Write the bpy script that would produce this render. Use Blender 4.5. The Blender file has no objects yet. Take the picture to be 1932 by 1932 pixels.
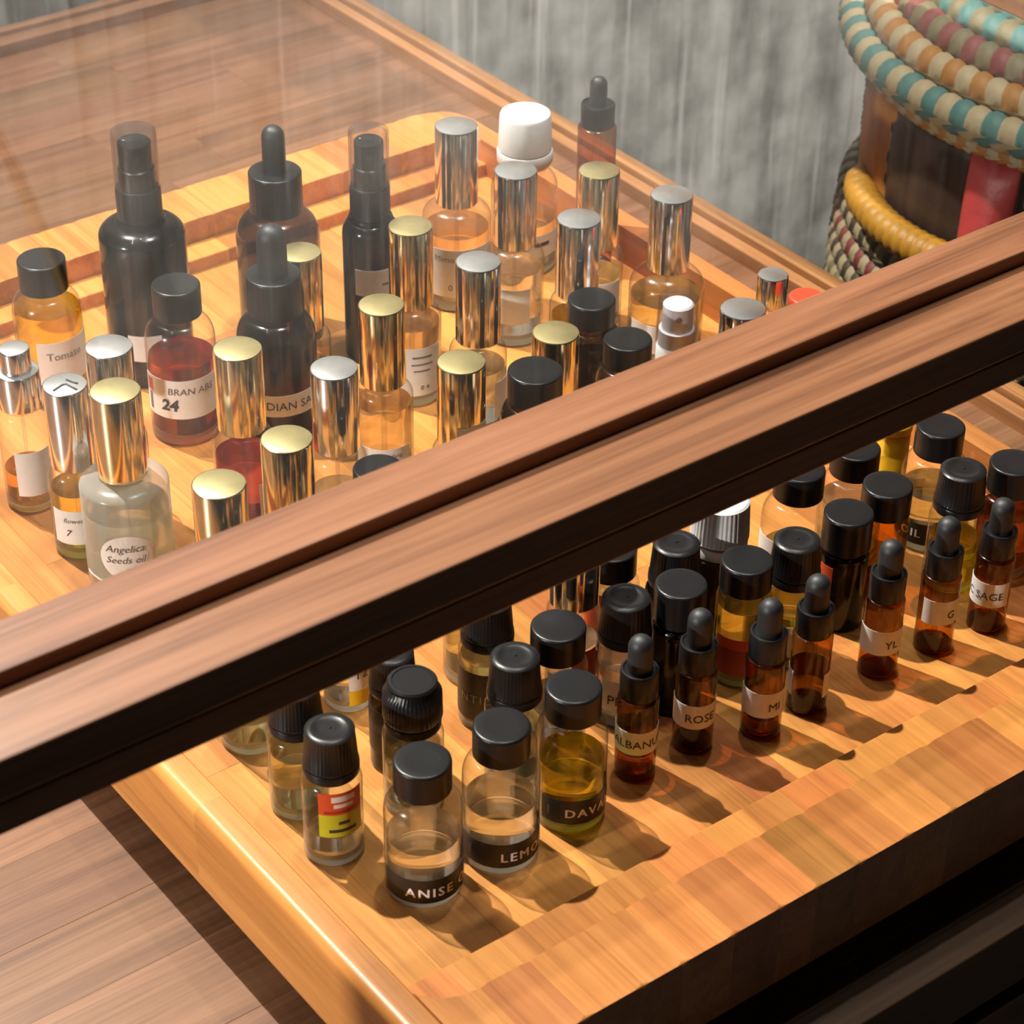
import bpy, bmesh, math, random
from mathutils import Vector, Matrix, noise

R = random.Random(7)
sc = bpy.context.scene
col = sc.collection
PI = math.pi
MM = 0.001

# ------------------------------------------------------------------ camera
cam_d = bpy.data.cameras.new('camera')
cam = bpy.data.objects.new('camera', cam_d); col.objects.link(cam)
right = Vector((0.79542, -0.60582, 0.01686)); fwd = Vector((0.49467, 0.64879, -0.57825))
right = (right - fwd*right.dot(fwd)).normalized(); fwd.normalize(); up = right.cross(fwd)
m3 = Matrix((right, up, -fwd)).transposed()
cam.matrix_world = Matrix.Translation((-0.33136, -0.48197, 0.56963)) @ m3.to_4x4()
cam_d.sensor_width = 36.0; cam_d.lens = 36.0*4471.13/1932.0
cam_d.clip_start = 0.01; cam_d.clip_end = 50
cam_d.dof.use_dof = True; cam_d.dof.focus_distance = 0.92; cam_d.dof.aperture_fstop = 28
sc.camera = cam

# ------------------------------------------------------------------ world, lamps of the room, added wall fill, exposure
w = bpy.data.worlds.new('world'); sc.world = w; w.use_nodes = True
w.node_tree.nodes['Background'].inputs[0].default_value = (1, 0.93, 0.85, 1)
w.node_tree.nodes['Background'].inputs[1].default_value = 0.05
sc.view_settings.view_transform = 'Standard'; sc.view_settings.look = 'None'
sc.view_settings.exposure = -0.12; sc.view_settings.gamma = 1.0
sc.view_settings.use_curve_mapping = False
cy = sc.cycles
cy.max_bounces = 14; cy.transparent_max_bounces = 64; cy.transmission_bounces = 12
cy.glossy_bounces = 6; cy.diffuse_bounces = 4
cy.caustics_reflective = False; cy.sample_clamp_indirect = 6.0

def lamp(name, loc, watts, size, target=None, angle=150, color=(1, 0.945, 0.87), blend=0.4):
    d = bpy.data.lights.new(name, 'SPOT' if target else 'POINT')
    d.energy = watts; d.shadow_soft_size = size; d.color = color
    o = bpy.data.objects.new(name, d); col.objects.link(o); o.location = loc
    if target:
        d.spot_size = math.radians(angle); d.spot_blend = blend
        o.rotation_euler = (Vector(target)-Vector(loc)).to_track_quat('-Z', 'Y').to_euler()
    return o
lamp('wall_lamp_bulb', (-0.085, 0.755, 1.22), 190, 0.011, (0.14, 0.02, 0), 84, (1, 0.945, 0.86), 1.0)
lamp('side_lamp_bulb', (-1.30, 0.06, 0.47), 120, 0.02, (0.1, 0.1, 0.02), 70)
lamp('ceiling_spot_bulb', (0.34, 0.20, 1.74), 40, 0.02, (0.1, 0.25, 0), 100)
for x, y, wt, tx, ty in [(-0.45, 0.35, 9, 0.2, 0.2), (0.1, 0.5, 9, 0.3, 0.2), (-0.75, 0.1, 8, 0.0, 0.2), (0.6, 0.35, 9, 0.4, 0.2), (0.12, -0.05, 9, 0.2, 0.2), (-0.2, 0.62, 9, 0.2, 0.2)]:
    lamp('ceiling_spot_bulb', (x, y, 1.74), wt, 0.02, (tx, ty, 0.0), 110)
# added fill spots without visible fixtures, brightening the concrete wall
for x in (0.35, 0.95, 1.55):
    lamp('wall_wash_fill', (x, 0.10, 1.74), 118, 0.025, (x, 0.95, -0.30), 46)

# ------------------------------------------------------------------ materials
def nm(name):
    m = bpy.data.materials.new(name); m.use_nodes = True
    nt = m.node_tree; nt.nodes.clear()
    out = nt.nodes.new('ShaderNodeOutputMaterial')
    return m, nt, out
def N(nt, t, **kw):
    n = nt.nodes.new(t)
    for k, v in kw.items(): setattr(n, k, v)
    return n
def pbr(name, c, rough=0.5, metal=0.0, spec=0.5, bump=0.0, bscale=300, coat=0.0, aniso=False):
    m, nt, out = nm(name)
    b = N(nt, 'ShaderNodeBsdfPrincipled')
    b.inputs['Base Color'].default_value = (*c, 1); b.inputs['Roughness'].default_value = rough
    b.inputs['Metallic'].default_value = metal; b.inputs['Specular IOR Level'].default_value = spec
    b.inputs['Coat Weight'].default_value = coat
    nt.links.new(b.outputs[0], out.inputs[0])
    tc = N(nt, 'ShaderNodeTexCoord'); ns = N(nt, 'ShaderNodeTexNoise')
    ns.inputs['Scale'].default_value = bscale; ns.inputs['Detail'].default_value = 3
    nt.links.new(tc.outputs['Object'], ns.inputs['Vector'])
    mx = N(nt, 'ShaderNodeMix', data_type='RGBA'); mx.inputs[0].default_value = 0
    mx.inputs[6].default_value = (*[v*0.88 for v in c], 1); mx.inputs[7].default_value = (*[min(1, v*1.08) for v in c], 1)
    nt.links.new(ns.outputs[0], mx.inputs[0]); nt.links.new(mx.outputs[2], b.inputs['Base Color'])
    if bump:
        bp = N(nt, 'ShaderNodeBump'); bp.inputs['Strength'].default_value = bump; bp.inputs['Distance'].default_value = 0.0004
        nt.links.new(ns.outputs[0], bp.inputs['Height']); nt.links.new(bp.outputs[0], b.inputs['Normal'])
    return m
def wood(name, dark, mid, light, axis='Y', rough=0.38, var=0.35, fine=1.0):
    m, nt, out = nm(name); L = nt.links.new
    tc = N(nt, 'ShaderNodeTexCoord'); oi = N(nt, 'ShaderNodeObjectInfo')
    mp = N(nt, 'ShaderNodeMapping')
    s = {'X': (5, 85, 85), 'Y': (85, 5, 85)}[axis]
    mp.inputs['Scale'].default_value = [v*fine for v in s]
    mul = N(nt, 'ShaderNodeMath', operation='MULTIPLY'); mul.inputs[1].default_value = 37.0
    L(oi.outputs['Random'], mul.inputs[0])
    cmb = N(nt, 'ShaderNodeCombineXYZ')
    for k in range(3): L(mul.outputs[0], cmb.inputs[k])
    L(tc.outputs['Object'], mp.inputs['Vector']); L(cmb.outputs[0], mp.inputs['Location'])
    n1 = N(nt, 'ShaderNodeTexNoise'); n1.inputs['Scale'].default_value = 1.0; n1.inputs['Detail'].default_value = 7
    n1.inputs['Roughness'].default_value = 0.62; n1.inputs['Distortion'].default_value = 0.7
    L(mp.outputs[0], n1.inputs['Vector'])
    mp2 = N(nt, 'ShaderNodeMapping'); s2 = {'X': (14, 620, 620), 'Y': (620, 14, 620)}[axis]
    mp2.inputs['Scale'].default_value = [v*fine for v in s2]; L(tc.outputs['Object'], mp2.inputs['Vector']); L(cmb.outputs[0], mp2.inputs['Location'])
    n2 = N(nt, 'ShaderNodeTexNoise'); n2.inputs['Scale'].default_value = 1.0; n2.inputs['Detail'].default_value = 3
    L(mp2.outputs[0], n2.inputs['Vector'])
    add = N(nt, 'ShaderNodeMath', operation='MULTIPLY_ADD'); add.inputs[1].default_value = 0.35; L(n2.outputs[0], add.inputs[0]); 
    sub = N(nt, 'ShaderNodeMath', operation='SUBTRACT'); sub.inputs[1].default_value = 0.175; L(n1.outputs[0], sub.inputs[0]); L(sub.outputs[0], add.inputs[2])
    cr = N(nt, 'ShaderNodeValToRGB'); e = cr.color_ramp.elements
    e[0].position = 0.28; e[0].color = (*dark, 1); e[1].position = 0.74; e[1].color = (*light, 1)
    q = cr.color_ramp.elements.new(0.5); q.color = (*mid, 1)
    L(add.outputs[0], cr.inputs[0])
    hs = N(nt, 'ShaderNodeHueSaturation')
    mr = N(nt, 'ShaderNodeMapRange'); mr.inputs['To Min'].default_value = 1-var; mr.inputs['To Max'].default_value = 1+var*0.7
    L(oi.outputs['Random'], mr.inputs[0]); L(mr.outputs[0], hs.inputs['Value'])
    mr2 = N(nt, 'ShaderNodeMapRange'); mr2.inputs['To Min'].default_value = 0.5-0.03*var; mr2.inputs['To Max'].default_value = 0.5+0.03*var
    fr = N(nt, 'ShaderNodeMath', operation='FRACT'); L(mul.outputs[0], fr.inputs[0]); L(fr.outputs[0], mr2.inputs[0]); L(mr2.outputs[0], hs.inputs['Hue'])
    L(cr.outputs[0], hs.inputs['Color'])
    b = N(nt, 'ShaderNodeBsdfPrincipled'); b.inputs['Roughness'].default_value = rough; b.inputs['Specular IOR Level'].default_value = 0.35
    L(hs.outputs[0], b.inputs['Base Color'])
    bp = N(nt, 'ShaderNodeBump'); bp.inputs['Strength'].default_value = 0.12; bp.inputs['Distance'].default_value = 0.0006
    L(n2.outputs[0], bp.inputs['Height']); L(bp.outputs[0], b.inputs['Normal'])
    L(b.outputs[0], out.inputs[0])
    return m
def thin_glass(name, tint, edge=0.55, ior=1.5, rough=0.0, haze=0.0, soft=0.20):
    """thin walled glass: clear or tinted, darker where the wall is seen edge on, Fresnel reflection"""
    m, nt, out = nm(name); L = nt.links.new
    lw = N(nt, 'ShaderNodeLayerWeight'); lw.inputs[0].default_value = 0.35
    mx = N(nt, 'ShaderNodeMix', data_type='RGBA')
    mx.inputs[6].default_value = (*tint, 1); mx.inputs[7].default_value = (*[t*edge for t in tint], 1)
    pw = N(nt, 'ShaderNodeMath', operation='POWER'); pw.inputs[1].default_value = 2.2
    L(lw.outputs['Facing'], pw.inputs[0]); L(pw.outputs[0], mx.inputs[0])
    tr = N(nt, 'ShaderNodeBsdfTransparent'); L(mx.outputs[2], tr.inputs[0])
    gl = N(nt, 'ShaderNodeBsdfGlossy'); gl.inputs['Roughness'].default_value = rough
    if soft:   # slightly uneven moulded glass: a soft lobe beside the sharp one
        g2 = N(nt, 'ShaderNodeBsdfGlossy'); g2.inputs['Roughness'].default_value = soft
        mg = N(nt, 'ShaderNodeMixShader'); mg.inputs[0].default_value = 0.5; L(gl.outputs[0], mg.inputs[1]); L(g2.outputs[0], mg.inputs[2]); gl = mg
    lw2 = N(nt, 'ShaderNodeLayerWeight'); lw2.inputs[0].default_value = 0.5
    p5 = N(nt, 'ShaderNodeMath', operation='POWER'); p5.inputs[1].default_value = 5.0; L(lw2.outputs['Facing'], p5.inputs[0])
    f0 = ((ior-1)/(ior+1))**2
    fr = N(nt, 'ShaderNodeMath', operation='MULTIPLY_ADD'); fr.inputs[1].default_value = 1-f0; fr.inputs[2].default_value = f0; L(p5.outputs[0], fr.inputs[0])
    ms = N(nt, 'ShaderNodeMixShader'); L(fr.outputs[0], ms.inputs[0]); L(tr.outputs[0], ms.inputs[1]); L(gl.outputs[0], ms.inputs[2])
    last = ms
    if haze:
        tl = N(nt, 'ShaderNodeBsdfTranslucent'); tl.inputs[0].default_value = (0.82, 0.84, 0.8, 1)
        df = N(nt, 'ShaderNodeBsdfDiffuse'); df.inputs[0].default_value = (0.8, 0.82, 0.78, 1)
        a = N(nt, 'ShaderNodeMixShader'); a.inputs[0].default_value = 0.5; L(tl.outputs[0], a.inputs[1]); L(df.outputs[0], a.inputs[2])
        c = N(nt, 'ShaderNodeMixShader'); c.inputs[0].default_value = haze; L(ms.outputs[0], c.inputs[1]); L(a.outputs[0], c.inputs[2]); last = c
    L(last.outputs[0], out.inputs[0])
    return m
def refractive(name, c, ior=1.4, rough=0.0):
    m, nt, out = nm(name)
    g = N(nt, 'ShaderNodeBsdfGlass'); g.inputs['Color'].default_value = (*c, 1); g.inputs['IOR'].default_value = ior
    g.inputs['Roughness'].default_value = rough
    nt.links.new(g.outputs[0], out.inputs[0])
    return m

def thick(name, c, ior=1.5, caught_light=0.16):  # translucent share brightens the glass in place of light focused in the base
    m, nt, out = nm(name); L = nt.links.new
    g = N(nt, 'ShaderNodeBsdfGlass'); g.inputs['Color'].default_value = (*c, 1); g.inputs['IOR'].default_value = ior; g.inputs['Roughness'].default_value = 0.04
    t = N(nt, 'ShaderNodeBsdfTranslucent'); t.inputs[0].default_value = (*c, 1)
    x = N(nt, 'ShaderNodeMixShader'); x.inputs[0].default_value = caught_light; L(g.outputs[0], x.inputs[1]); L(t.outputs[0], x.inputs[2]); L(x.outputs[0], out.inputs[0])
    return m
def fluid(name, c, ior=1.37):
    """tinted liquid: mostly refracted, part of the light goes straight on"""
    m, nt, out = nm(name); L = nt.links.new
    g = N(nt, 'ShaderNodeBsdfGlass'); g.inputs['Color'].default_value = (*c, 1); g.inputs['IOR'].default_value = ior
    t = N(nt, 'ShaderNodeBsdfTransparent'); t.inputs[0].default_value = (*c, 1)
    x = N(nt, 'ShaderNodeMixShader'); x.inputs[0].default_value = 0.20; L(g.outputs[0], x.inputs[1]); L(t.outputs[0], x.inputs[2]); L(x.outputs[0], out.inputs[0])
    return m
M = {}
M['tray'] = wood('oak_tray', (0.33, 0.122, 0.028), (0.49, 0.190, 0.048), (0.60, 0.255, 0.070), 'Y', 0.36, 0.30)
M['walnut'] = wood('walnut_plank', (0.105, 0.046, 0.023), (0.175, 0.080, 0.040), (0.245, 0.120, 0.064), 'X', 0.42, 0.17)
M['rail'] = wood('walnut_rail', (0.065, 0.025, 0.011), (0.18, 0.075, 0.034), (0.26, 0.117, 0.058), 'X', 0.40, 0.05, 0.8)
M['rail_y'] = wood('oak_rail', (0.20, 0.085, 0.032), (0.31, 0.14, 0.052), (0.40, 0.195, 0.076), 'Y', 0.40, 0.10)
M['cab'] = wood('walnut_shade_dark', (0.040, 0.020, 0.009), (0.075, 0.037, 0.017), (0.11, 0.056, 0.026), 'X', 0.6, 0.15)  # colour lowered to carry the shade on the front mouldings
M['pane'] = thin_glass('pane_glass', (0.985, 0.99, 0.985), 0.95, 1.52, 0.0, 0.0, 0.0)
M['glass'] = thin_glass('clear_glass', (0.97, 0.975, 0.965), 0.50, 1.55, 0.022)
M['plastic'] = thin_glass('clear_plastic', (0.93, 0.92, 0.94), 0.62, 1.5, 0.07)
M['frost'] = thin_glass('frosted_glass', (0.93, 0.94, 0.91), 0.8, 1.45, 0.25, 0.38)
M['amber'] = thin_glass('amber_glass', (0.68, 0.42, 0.13), 0.35, 1.55, 0.03)
M['darkglass'] = thin_glass('black_glass', (0.06, 0.05, 0.045), 0.3, 1.55, 0.06)
M['smoke'] = thin_glass('smoked_glass', (0.30, 0.255, 0.21), 0.35, 1.55, 0.05)
M['base'] = thick('thick_glass', (0.95, 0.965, 0.94), 1.5, 0.34)
M['base_amber'] = thick('thick_amber_glass', (0.72, 0.38, 0.10), 1.5, 0.08)
M['black'] = pbr('black_plastic', (0.010, 0.010, 0.011), 0.30, spec=0.32, bump=0.12, bscale=2500)
M['rubber'] = pbr('black_rubber', (0.016, 0.017, 0.019), 0.50, bump=0.1, bscale=1500)
M['white'] = pbr('white_plastic', (0.86, 0.86, 0.86), 0.35)
M['red'] = pbr('red_plastic', (0.78, 0.06, 0.025), 0.4)
M['yellow'] = pbr('yellow_plastic', (0.80, 0.44, 0.01), 0.4)
M['gold'] = pbr('gold_metal', (0.90, 0.77, 0.46), 0.12, 1.0)
M['gold_top'] = pbr('gold_brushed', (0.90, 0.78, 0.40), 0.34, 1.0)
M['silver'] = pbr('silver_metal', (0.84, 0.83, 0.83), 0.12, 1.0)
M['silver_top'] = pbr('silver_brushed', (0.86, 0.88, 0.90), 0.32, 1.0)
M['brass'] = pbr('brass', (0.85, 0.58, 0.22), 0.2, 1.0)
M['paper'] = pbr('label_paper', (0.80, 0.78, 0.755), 0.7)
M['paper_black'] = pbr('black_label', (0.012, 0.009, 0.008), 0.45)
M['paper_red'] = pbr('red_label', (0.62, 0.075, 0.02), 0.5)
M['paper_wine'] = pbr('wine_label', (0.30, 0.025, 0.02), 0.5)
M['paper_lime'] = pbr('lime_label', (0.52, 0.50, 0.02), 0.5)
M['paper_yel'] = pbr('yellow_label', (0.80, 0.50, 0.02), 0.5)
M['ink'] = pbr('black_ink', (0.03, 0.03, 0.035), 0.6)
M['ink_grey'] = pbr('grey_ink', (0.16, 0.15, 0.15), 0.6)
M['ink_purple'] = pbr('purple_ink', (0.17, 0.08, 0.11), 0.6)
M['ink_white'] = pbr('silver_ink', (0.80, 0.78, 0.75), 0.5)
M['ink_gold'] = pbr('gold_ink', (0.30, 0.26, 0.15), 0.5)
M['ink_red'] = pbr('red_ink', (0.35, 0.02, 0.02), 0.5)
LIQ = {'clear': (0.985, 0.98, 0.965), 'pale': (0.97, 0.965, 0.80), 'yellow': (0.97, 0.90, 0.22), 'gold': (0.94, 0.85, 0.14),
       'amber': (0.97, 0.70, 0.28), 'peach': (0.98, 0.88, 0.72), 'red': (0.84, 0.36, 0.16), 'wine': (0.66, 0.30, 0.34), 'brown': (0.55, 0.24, 0.08), 'olive': (0.88, 0.84, 0.40)}
for k, v in LIQ.items(): M['liq_'+k] = fluid('liquid_'+k, v, 1.37)

# concrete
def concrete():
    m, nt, out = nm('board_formed_concrete'); L = nt.links.new
    tc = N(nt, 'ShaderNodeTexCoord')
    mp = N(nt, 'ShaderNodeMapping'); mp.inputs['Scale'].default_value = (24, 24, 3.2); L(tc.outputs['Object'], mp.inputs[0])
    n1 = N(nt, 'ShaderNodeTexNoise'); n1.inputs['Scale'].default_value = 1; n1.inputs['Detail'].default_value = 8; n1.inputs['Roughness'].default_value = 0.6; L(mp.outputs[0], n1.inputs['Vector'])
    n2 = N(nt, 'ShaderNodeTexNoise'); n2.inputs['Scale'].default_value = 26; n2.inputs['Detail'].default_value = 8; L(tc.outputs['Object'], n2.inputs['Vector'])
    ad = N(nt, 'ShaderNodeMath', operation='ADD'); L(n1.outputs[0], ad.inputs[0]); L(n2.outputs[0], ad.inputs[1])
    hf = N(nt, 'ShaderNodeMath', operation='MULTIPLY'); hf.inputs[1].default_value = 0.5; L(ad.outputs[0], hf.inputs[0])
    cr = N(nt, 'ShaderNodeValToRGB'); e = cr.color_ramp.elements
    e[0].position = 0.36; e[0].color = (0.17, 0.17, 0.16, 1); e[1].position = 0.63; e[1].color = (0.58, 0.58, 0.55, 1); L(hf.outputs[0], cr.inputs[0])
    mp3 = N(nt, 'ShaderNodeMapping'); mp3.inputs['Scale'].default_value = (75, 75, 2.0); L(tc.outputs['Object'], mp3.inputs[0])
    n3 = N(nt, 'ShaderNodeTexNoise'); n3.inputs['Scale'].default_value = 1; n3.inputs['Detail'].default_value = 4; n3.inputs['Roughness'].default_value = 0.7; L(mp3.outputs[0], n3.inputs['Vector'])
    st = N(nt, 'ShaderNodeMapRange'); st.inputs['From Min'].default_value = 0.58; st.inputs['From Max'].default_value = 0.70; L(n3.outputs[0], st.inputs[0])
    mk = N(nt, 'ShaderNodeMix', data_type='RGBA'); mk.inputs[7].default_value = (0.68, 0.68, 0.65, 1); L(st.outputs[0], mk.inputs[0]); L(cr.outputs[0], mk.inputs[6])
    b = N(nt, 'ShaderNodeBsdfPrincipled'); b.inputs['Roughness'].default_value = 0.75; L(mk.outputs[2], b.inputs['Base Color'])
    bp = N(nt, 'ShaderNodeBump'); bp.inputs['Strength'].default_value = 0.7; bp.inputs['Distance'].default_value = 0.004; L(hf.outputs[0], bp.inputs['Height']); L(bp.outputs[0], b.inputs['Normal'])
    L(b.outputs[0], out.inputs[0]); return m
M['concrete'] = concrete()
M['plaster'] = pbr('warm_plaster', (0.42, 0.38, 0.33), 0.8, bump=0.2, bscale=40)
M['plaster_dark'] = pbr('dark_plaster', (0.10, 0.085, 0.07), 0.8, bump=0.2, bscale=40)
M['floor'] = pbr('floor_screed', (0.16, 0.14, 0.12), 0.6, bump=0.2, bscale=30)
M['ceil'] = pbr('ceiling_paint', (0.30, 0.28, 0.26), 0.9)

# ------------------------------------------------------------------ mesh helpers
def link(name, me, mat, parent=None, loc=None, smooth=False):
    o = bpy.data.objects.new(name, me); col.objects.link(o)
    for m in (mat if isinstance(mat, (list, tuple)) else [mat]):
        if len(me.materials) < len(mat if isinstance(mat, (list, tuple)) else [mat]): me.materials.append(m)
    if parent is not None: o.parent = parent
    if loc is not None: o.location = loc
    if smooth: me.polygons.foreach_set('use_smooth', [True]*len(me.polygons))
    return o
def finish(bm, name='mesh'):
    me = bpy.data.meshes.new(name); bm.normal_update(); bm.to_mesh(me); bm.free(); return me
def tag(o, label, cat, group=None, kind=None):
    if label: o['label'] = label
    if cat: o['category'] = cat
    if group: o['group'] = group
    if kind: o['kind'] = kind
    return o
def empty(name, loc, rz=0.0):
    o = bpy.data.objects.new(name, None); col.objects.link(o); o.location = loc; o.rotation_euler = (0, 0, rz)
    o.empty_display_size = 0.01; return o
def box(name, x0, x1, y0, y1, z0, z1, mat, parent=None, bevel=0.0005, seg=1, smooth=False):
    cx, cy_, cz = (x0+x1)/2, (y0+y1)/2, (z0+z1)/2
    bm = bmesh.new(); bmesh.ops.create_cube(bm, size=1.0)
    bmesh.ops.scale(bm, vec=(x1-x0, y1-y0, z1-z0), verts=bm.verts)
    if bevel: bmesh.ops.bevel(bm, geom=bm.edges[:], offset=bevel, segments=seg, affect='EDGES', profile=0.5)
    o = link(name, finish(bm, name), mat, parent); 
    p = Vector((cx, cy_, cz))
    o.location = p - (parent.location if parent is not None else Vector((0, 0, 0)))
    return o
def prism(name, pts, z0, z1, mat, parent=None, bevel=0.0005):
    """outline in xy (ccw), extruded in z; origin at its centre"""
    cx = sum(p[0] for p in pts)/len(pts); cy_ = sum(p[1] for p in pts)/len(pts); cz = (z0+z1)/2
    bm = bmesh.new()
    lo = [bm.verts.new((x-cx, y-cy_, z0-cz)) for x, y in pts]; hi = [bm.verts.new((x-cx, y-cy_, z1-cz)) for x, y in pts]
    bm.faces.new(lo[::-1]); top = bm.faces.new(hi); n = len(pts)
    for i in range(n): bm.faces.new((lo[i], lo[(i+1) % n], hi[(i+1) % n], hi[i]))
    ed = [e for e in top.edges if abs(e.verts[0].co.x-e.verts[1].co.x) > 0.3*abs(e.verts[0].co.y-e.verts[1].co.y)]
    if bevel: bmesh.ops.bevel(bm, geom=ed, offset=bevel, segments=2, affect='EDGES', profile=0.5)
    o = link(name, finish(bm, name), mat, parent)
    o.location = Vector((cx, cy_, cz)) - (parent.location if parent is not None else Vector((0, 0, 0)))
    return o
def lathe_me(prof, seg=48, mod=None, matz=None, ang=(0, 2*PI), name='lathe'):
    """prof: list of (r,z) in mm from the axis round to the axis; mod(r,z,angle)->r ; matz(i)->material index per profile step"""
    full = abs(ang[1]-ang[0]-2*PI) < 1e-6
    bm = bmesh.new(); rows = []
    cnt = seg if full else seg+1
    for r, z in prof:
        if r < 1e-6: rows.append([bm.verts.new((0, 0, z*MM))]); continue
        row = []
        for k in range(cnt):
            a = ang[0]+(ang[1]-ang[0])*k/seg
            rr = mod(r, z, a) if mod else r
            row.append(bm.verts.new((rr*MM*math.cos(a), rr*MM*math.sin(a), z*MM)))
        rows.append(row)
    for i in range(len(rows)-1):
        A, B = rows[i], rows[i+1]; mi = matz(i) if matz else 0
        rng = range(seg)
        for k in rng:
            k2 = (k+1) % cnt if full else k+1
            if len(A) == 1 and len(B) == 1: continue
            if len(A) == 1: f = bm.faces.new((A[0], B[k2], B[k]))
            elif len(B) == 1: f = bm.faces.new((A[k], A[k2], B[0]))
            else: f = bm.faces.new((A[k], A[k2], B[k2], B[k]))
            f.material_index = mi; f.smooth = True
    return finish(bm, name)
def sharpen(me, deg=32):
    me.set_sharp_from_angle(angle=math.radians(deg)); return me
def lathe(name, prof, mat, parent, seg=48, mod=None, matz=None, sharp=32):
    me = lathe_me(prof, seg, mod, matz, name=name); sharpen(me, sharp)
    return link(name, me, mat, parent)
def tube(name, pts, r, mat, parent=None, seg=10, radii=None):
    pts = [Vector(p) for p in pts]; bm = bmesh.new(); rings = []
    ref = Vector((0, 0, 1))
    for i, p in enumerate(pts):
        t = (pts[min(i+1, len(pts)-1)]-pts[max(i-1, 0)]).normalized()
        u = t.cross(ref); 
        if u.length < 1e-3: u = t.cross(Vector((1, 0, 0)))
        u.normalize(); v = t.cross(u)
        rr = radii[i] if radii else r
        rings.append([bm.verts.new(p+(u*math.cos(2*PI*k/seg)+v*math.sin(2*PI*k/seg))*rr) for k in range(seg)])
    for i in range(len(rings)-1):
        for k in range(seg):
            f = bm.faces.new((rings[i][k], rings[i][(k+1) % seg], rings[i+1][(k+1) % seg], rings[i+1][k])); f.smooth = True
    bm.faces.new(rings[0][::-1]); bm.faces.new(rings[-1])
    bmesh.ops.recalc_face_normals(bm, faces=bm.faces)
    return link(name, finish(bm, name), mat, parent)
def patch(name, r, a0, a1, z0, z1, mat, parent, th=0.12, rag=None):
    """curved paper label on a cylinder of radius r (mm), angles in degrees"""
    n = max(4, int((a1-a0)/7)); bm = bmesh.new(); g = []
    for lay in (0, 1):
        rr = (r+lay*th)*MM; g.append([])
        for k in range(n+1):
            a = math.radians(a0+(a1-a0)*k/n)
            g[lay].append((bm.verts.new((rr*math.cos(a), rr*math.sin(a), z0*MM)), bm.verts.new((rr*math.cos(a), rr*math.sin(a), z1*MM))))
    for k in range(n):
        f = bm.faces.new((g[1][k][0], g[1][k+1][0], g[1][k+1][1], g[1][k][1])); f.smooth = True
        f = bm.faces.new((g[0][k+1][0], g[0][k][0], g[0][k][1], g[0][k+1][1])); f.smooth = True
        bm.faces.new((g[0][k][1], g[1][k][1], g[1][k+1][1], g[0][k+1][1])); bm.faces.new((g[0][k][0], g[0][k+1][0], g[1][k+1][0], g[1][k][0]))
    for k in (0, n):
        q = (g[0][k][0], g[1][k][0], g[1][k][1], g[0][k][1]); bm.faces.new(q if k else q[::-1])
    me = finish(bm, name); sharpen(me, 40)
    return link(name, me, mat, parent)
def disc_patch(name, r, ac, zc, half_w, half_h, mat, parent, th=0.12):
    """oval sticker wrapped on a cylinder"""
    bm = bmesh.new(); c = bm.verts.new(((r+th)*MM*math.cos(math.radians(ac)), (r+th)*MM*math.sin(math.radians(ac)), zc*MM)); prev = [c]*28
    for s in (0.17, 0.34, 0.5, 0.67, 0.84, 1.0):
        ring = []
        for k in range(28):
            t = 2*PI*k/28; a = math.radians(ac)+half_w*s*math.cos(t)/r
            ring.append(bm.verts.new(((r+th)*MM*math.cos(a), (r+th)*MM*math.sin(a), (zc+half_h*s*math.sin(t))*MM)))
        for k in range(28):
            if s == 0.17: bm.faces.new((c, ring[k], ring[(k+1) % 28]))
            else: bm.faces.new((prev[k], ring[k], ring[(k+1) % 28], prev[(k+1) % 28]))
        prev = ring
    me = finish(bm, name); o = link(name, me, mat, parent)
    md = o.modifiers.new('thickness', 'SOLIDIFY'); md.thickness = 0.0001; md.offset = -1
    return o
def lettering(txt, size, r, ac, zc, mat, parent, shear=0.0, bold=0.0, spacing=1.0, align='CENTER', wide=1.0, dbl=0.0):
    cu = bpy.data.curves.new('lettering', 'FONT'); cu.body = txt; cu.size = size; cu.align_x = align; cu.align_y = 'CENTER'
    cu.shear = shear; cu.offset = bold; cu.space_character = spacing; cu.resolution_u = 2
    tmp = bpy.data.objects.new('tmp_text', cu); col.objects.link(tmp)
    dg = bpy.context.evaluated_depsgraph_get(); dg.update()
    me = bpy.data.meshes.new_from_object(tmp.evaluated_get(dg)); bpy.data.objects.remove(tmp); bpy.data.curves.remove(cu)
    me.materials.clear()
    if dbl:   # heavier strokes: the same letters again, shifted
        vs = [v.co.copy() for v in me.vertices]; fs = [tuple(p.vertices) for p in me.polygons]; n = len(vs); out = []; fo = []
        for k, (ox, oy) in enumerate(((-dbl, 0), (dbl, 0), (0, dbl*0.5))):
            out += [(c.x+ox, c.y+oy, 0) for c in vs]; fo += [tuple(i+k*n for i in f) for f in fs]
        me = bpy.data.meshes.new('lettering'); me.from_pydata(out, [], fo)
    for v in me.vertices:
        a = math.radians(ac)+v.co.x*wide/r; z = (zc+v.co.y)*MM; rr = (r+0.2)*MM
        v.co = (rr*math.cos(a), rr*math.sin(a), z)
    return link('lettering', me, mat, parent)

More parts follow.
